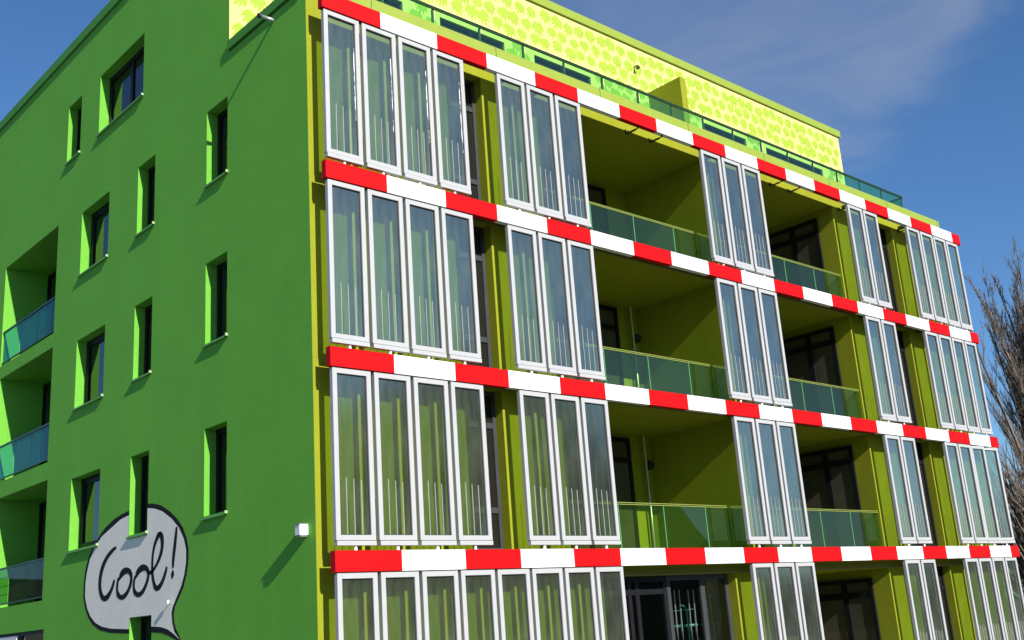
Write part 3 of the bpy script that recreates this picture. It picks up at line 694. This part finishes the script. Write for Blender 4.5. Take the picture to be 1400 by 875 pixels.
def along(px, dist, z):
    """ground position seen in a given column of the horizon, at a distance"""
    u = (px - 700)/1496.36
    d = Vector((0.742201*u + 0.656991, -0.6667*u + 0.703743, 0)); d.normalize()
    return (CAM.x + d.x*dist, CAM.y + d.y*dist, z)
poplar('bare_poplar', along(1399, 54, GZ), 17.0, 0.155, 3, 'bare poplar tree right behind the far end of the green building', 15)
poplar('bare_poplar', along(1378, 74, GZ), 17.8, 0.12, 11, 'slimmer bare poplar farther back, half hidden by the building end', 10)
poplar('bare_poplar', along(1452, 58, GZ), 17.0, 0.19, 5, 'bare poplar at the very right edge, outermost of the bare trees', 11)
poplar('bare_poplar', along(1424, 84, GZ), 19.0, 0.17, 8, 'bare poplar farthest back between the other bare trees', 11)
def shrub(base, H, W, seed, label):
    rnd = random.Random(seed); root = empty('bare_shrub', base, label, 'shrub', 'bare shrubs under the poplars'); m = MB(); B = Vector(base)
    for i in range(950):
        a = rnd.uniform(0, 6.283); r = W*math.sqrt(rnd.random())*0.6
        p = B + Vector((math.cos(a)*r*0.5, math.sin(a)*r*0.5, 0)); d = Vector((math.cos(a)*rnd.uniform(0,.5), math.sin(a)*rnd.uniform(0,.5), 1)).normalized()
        P = [p]
        for s in range(4):
            d = (d + Vector((rnd.uniform(-.25,.25), rnd.uniform(-.25,.25), rnd.uniform(-.05,.1)))).normalized(); P.append(P[-1] + d*H/4*rnd.uniform(.6,1.1))
        m.tube(P, [0.04, 0.032, 0.025, 0.018, 0.008], 3, cap=False)
    m.build('stems', M['twig'], root)
shrub(along(1404, 48, GZ), 8.5, 4.5, 1, 'tangled bare shrub below the poplars beside the building end')
shrub(along(1450, 54, GZ), 8.0, 5.5, 2, 'tangled bare shrub right of the other bare shrub')

# ------------------------------------------------------------------ ground and unseen far wood, added and raised to darken the glass reflections
g = MB(); g.face([(-600,-600,GZ),(600,-600,GZ),(600,600,GZ),(-600,600,GZ)])
go = g.build('ground', M['ground']); go['kind'] = 'structure'
wd = MB(); rnd = random.Random(4)
nx, nz = 130, 7
def wood_pt(i, j):
    a = math.radians(104 + 254*i/nx); R0 = 75
    p = Vector((10 + math.sin(a)*R0, -5 + math.cos(a)*R0, 0))
    h = 7.5 + 2.6*noise.noise(Vector((i*0.21, 1.3, 0))) + 1.6*noise.noise(Vector((i*0.9, 7, 0)))
    dg_ = math.degrees(a); h *= 1.0 + 2.7*min(1.0, max(0.0, (180 - dg_)/20))
    h *= min(1.0, max(0.20, (dg_ - 120)/16))
    t = j/nz
    push = 4*noise.noise(Vector((i*0.5, j*0.9, 3)))
    out = Vector((math.sin(a), math.cos(a), 0))*(push + t*t*5)
    return (p.x+out.x, p.y+out.y, GZ + h*t)
for i in range(nx):
    for j in range(nz):
        wd.face([wood_pt(i,j), wood_pt(i+1,j), wood_pt(i+1,j+1), wood_pt(i,j+1)])
wo = wd.build('unseen_far_wood', M['wood'], smooth=False); wo['kind'] = 'stuff'
wo['label'] = 'unseen dark wood opposite, added for the reflections in the glass'; wo['category'] = 'wood'

# ------------------------------------------------------------------ sun, sky, camera
sd = Vector((0.125, 1.0, -0.555)).normalized()
elev = math.asin(-sd.z); azi = math.atan2(-sd.x, -sd.y)
sun = bpy.data.lights.new('sun', 'SUN'); sun.energy = SUN; sun.angle = math.radians(0.5); sun.color = (1.0, 0.955, 0.88)
so = bpy.data.objects.new('sun', sun); link(so); so.rotation_euler = sd.to_track_quat('-Z', 'Y').to_euler(); so.location = (0, -30, 30)
W = bpy.data.worlds.new('World'); sc.world = W; W.use_nodes = True
nt = W.node_tree; N = nt.nodes; Lk = nt.links; bg = N['Background']
sky = N.new('ShaderNodeTexSky'); sky.sky_type = 'NISHITA'; sky.sun_disc = False
sky.sun_elevation = elev; sky.sun_rotation = azi; sky.altitude = 0; sky.air_density = 1.0; sky.dust_density = 0.3; sky.ozone_density = 3.0
# thin cirrus veil with a soft edge
tc = N.new('ShaderNodeTexCoord')
dot = N.new('ShaderNodeVectorMath'); dot.operation = 'DOT_PRODUCT'; dot.inputs[1].default_value = (-0.54986, 0.43922, 0.71045)
Lk.new(tc.outputs['Generated'], dot.inputs[0])
mp = N.new('ShaderNodeMapping'); mp.inputs['Scale'].default_value = (3, 3, 9); mp.inputs['Rotation'].default_value = (0.3, 0.5, 0.4)
Lk.new(tc.outputs['Generated'], mp.inputs['Vector'])
n1 = N.new('ShaderNodeTexNoise'); n1.inputs['Scale'].default_value = 2.2; n1.inputs['Detail'].default_value = 8; n1.inputs['Roughness'].default_value = 0.55; n1.inputs['Distortion'].default_value = 0.6
Lk.new(mp.outputs['Vector'], n1.inputs['Vector'])
ad = N.new('ShaderNodeMath'); ad.operation = 'MULTIPLY_ADD'; ad.inputs[1].default_value = 0.10; ad.inputs[2].default_value = -0.05
Lk.new(n1.outputs['Fac'], ad.inputs[0])
a2 = N.new('ShaderNodeMath'); a2.operation = 'ADD'; Lk.new(dot.outputs['Value'], a2.inputs[0]); Lk.new(ad.outputs[0], a2.inputs[1])
r1 = N.new('ShaderNodeMapRange'); r1.interpolation_type = 'SMOOTHSTEP'; r1.inputs['From Min'].default_value = -0.025; r1.inputs['From Max'].default_value = 0.035
Lk.new(a2.outputs[0], r1.inputs['Value'])
r2 = N.new('ShaderNodeMapRange'); r2.interpolation_type = 'SMOOTHSTEP'; r2.inputs['From Min'].default_value = 0.60; r2.inputs['From Max'].default_value = 0.05
Lk.new(dot.outputs['Value'], r2.inputs['Value'])
r3 = N.new('ShaderNodeMapRange'); r3.inputs['From Min'].default_value = 0.35; r3.inputs['From Max'].default_value = 0.7; r3.inputs['To Min'].default_value = 0.45; r3.inputs['To Max'].default_value = 1.0
Lk.new(n1.outputs['Fac'], r3.inputs['Value'])
m1 = N.new('ShaderNodeMath'); m1.operation = 'MULTIPLY'; Lk.new(r1.outputs['Result'], m1.inputs[0]); Lk.new(r2.outputs['Result'], m1.inputs[1])
m2 = N.new('ShaderNodeMath'); m2.operation = 'MULTIPLY'; Lk.new(m1.outputs[0], m2.inputs[0]); Lk.new(r3.outputs['Result'], m2.inputs[1])
m3 = N.new('ShaderNodeMath'); m3.operation = 'MULTIPLY'; m3.inputs[1].default_value = CIRRUS; Lk.new(m2.outputs[0], m3.inputs[0])
mix = N.new('ShaderNodeMix'); mix.data_type = 'RGBA'; mix.inputs['B'].default_value = (4.2, 4.6, 5.4, 1)
tint = N.new('ShaderNodeVectorMath'); tint.operation = 'MULTIPLY'; tint.inputs[1].default_value = (0.68, 1.0, 1.30)
Lk.new(sky.outputs['Color'], tint.inputs[0])
Lk.new(m3.outputs[0], mix.inputs['Factor']); Lk.new(tint.outputs['Vector'], mix.inputs['A'])
Lk.new(mix.outputs['Result'], bg.inputs['Color']); bg.inputs['Strength'].default_value = SKY

cd = bpy.data.cameras.new('camera'); cam = bpy.data.objects.new('camera', cd); link(cam); sc.camera = cam
cd.sensor_width = 36.0; cd.sensor_fit = 'HORIZONTAL'; cd.lens = 36.0*1496.355/1400.0
cd.clip_start = 0.1; cd.clip_end = 3000
RX = Vector((0.742201, -0.6667, -0.068177)); RD = Vector((0.132288, 0.245473, -0.960335)); RF = Vector((0.656991, 0.703743, 0.270387))
mw_ = Matrix(((RX.x, -RD.x, -RF.x, CAM.x), (RX.y, -RD.y, -RF.y, CAM.y), (RX.z, -RD.z, -RF.z, CAM.z), (0,0,0,1)))
cam.matrix_world = mw_
vs = sc.view_settings; vs.view_transform = 'Standard'; vs.look = 'None'; vs.gamma = 1.0; vs.use_curve_mapping = False; vs.exposure = EXPO
sc.cycles.max_bounces = 10; sc.cycles.transparent_max_bounces = 24
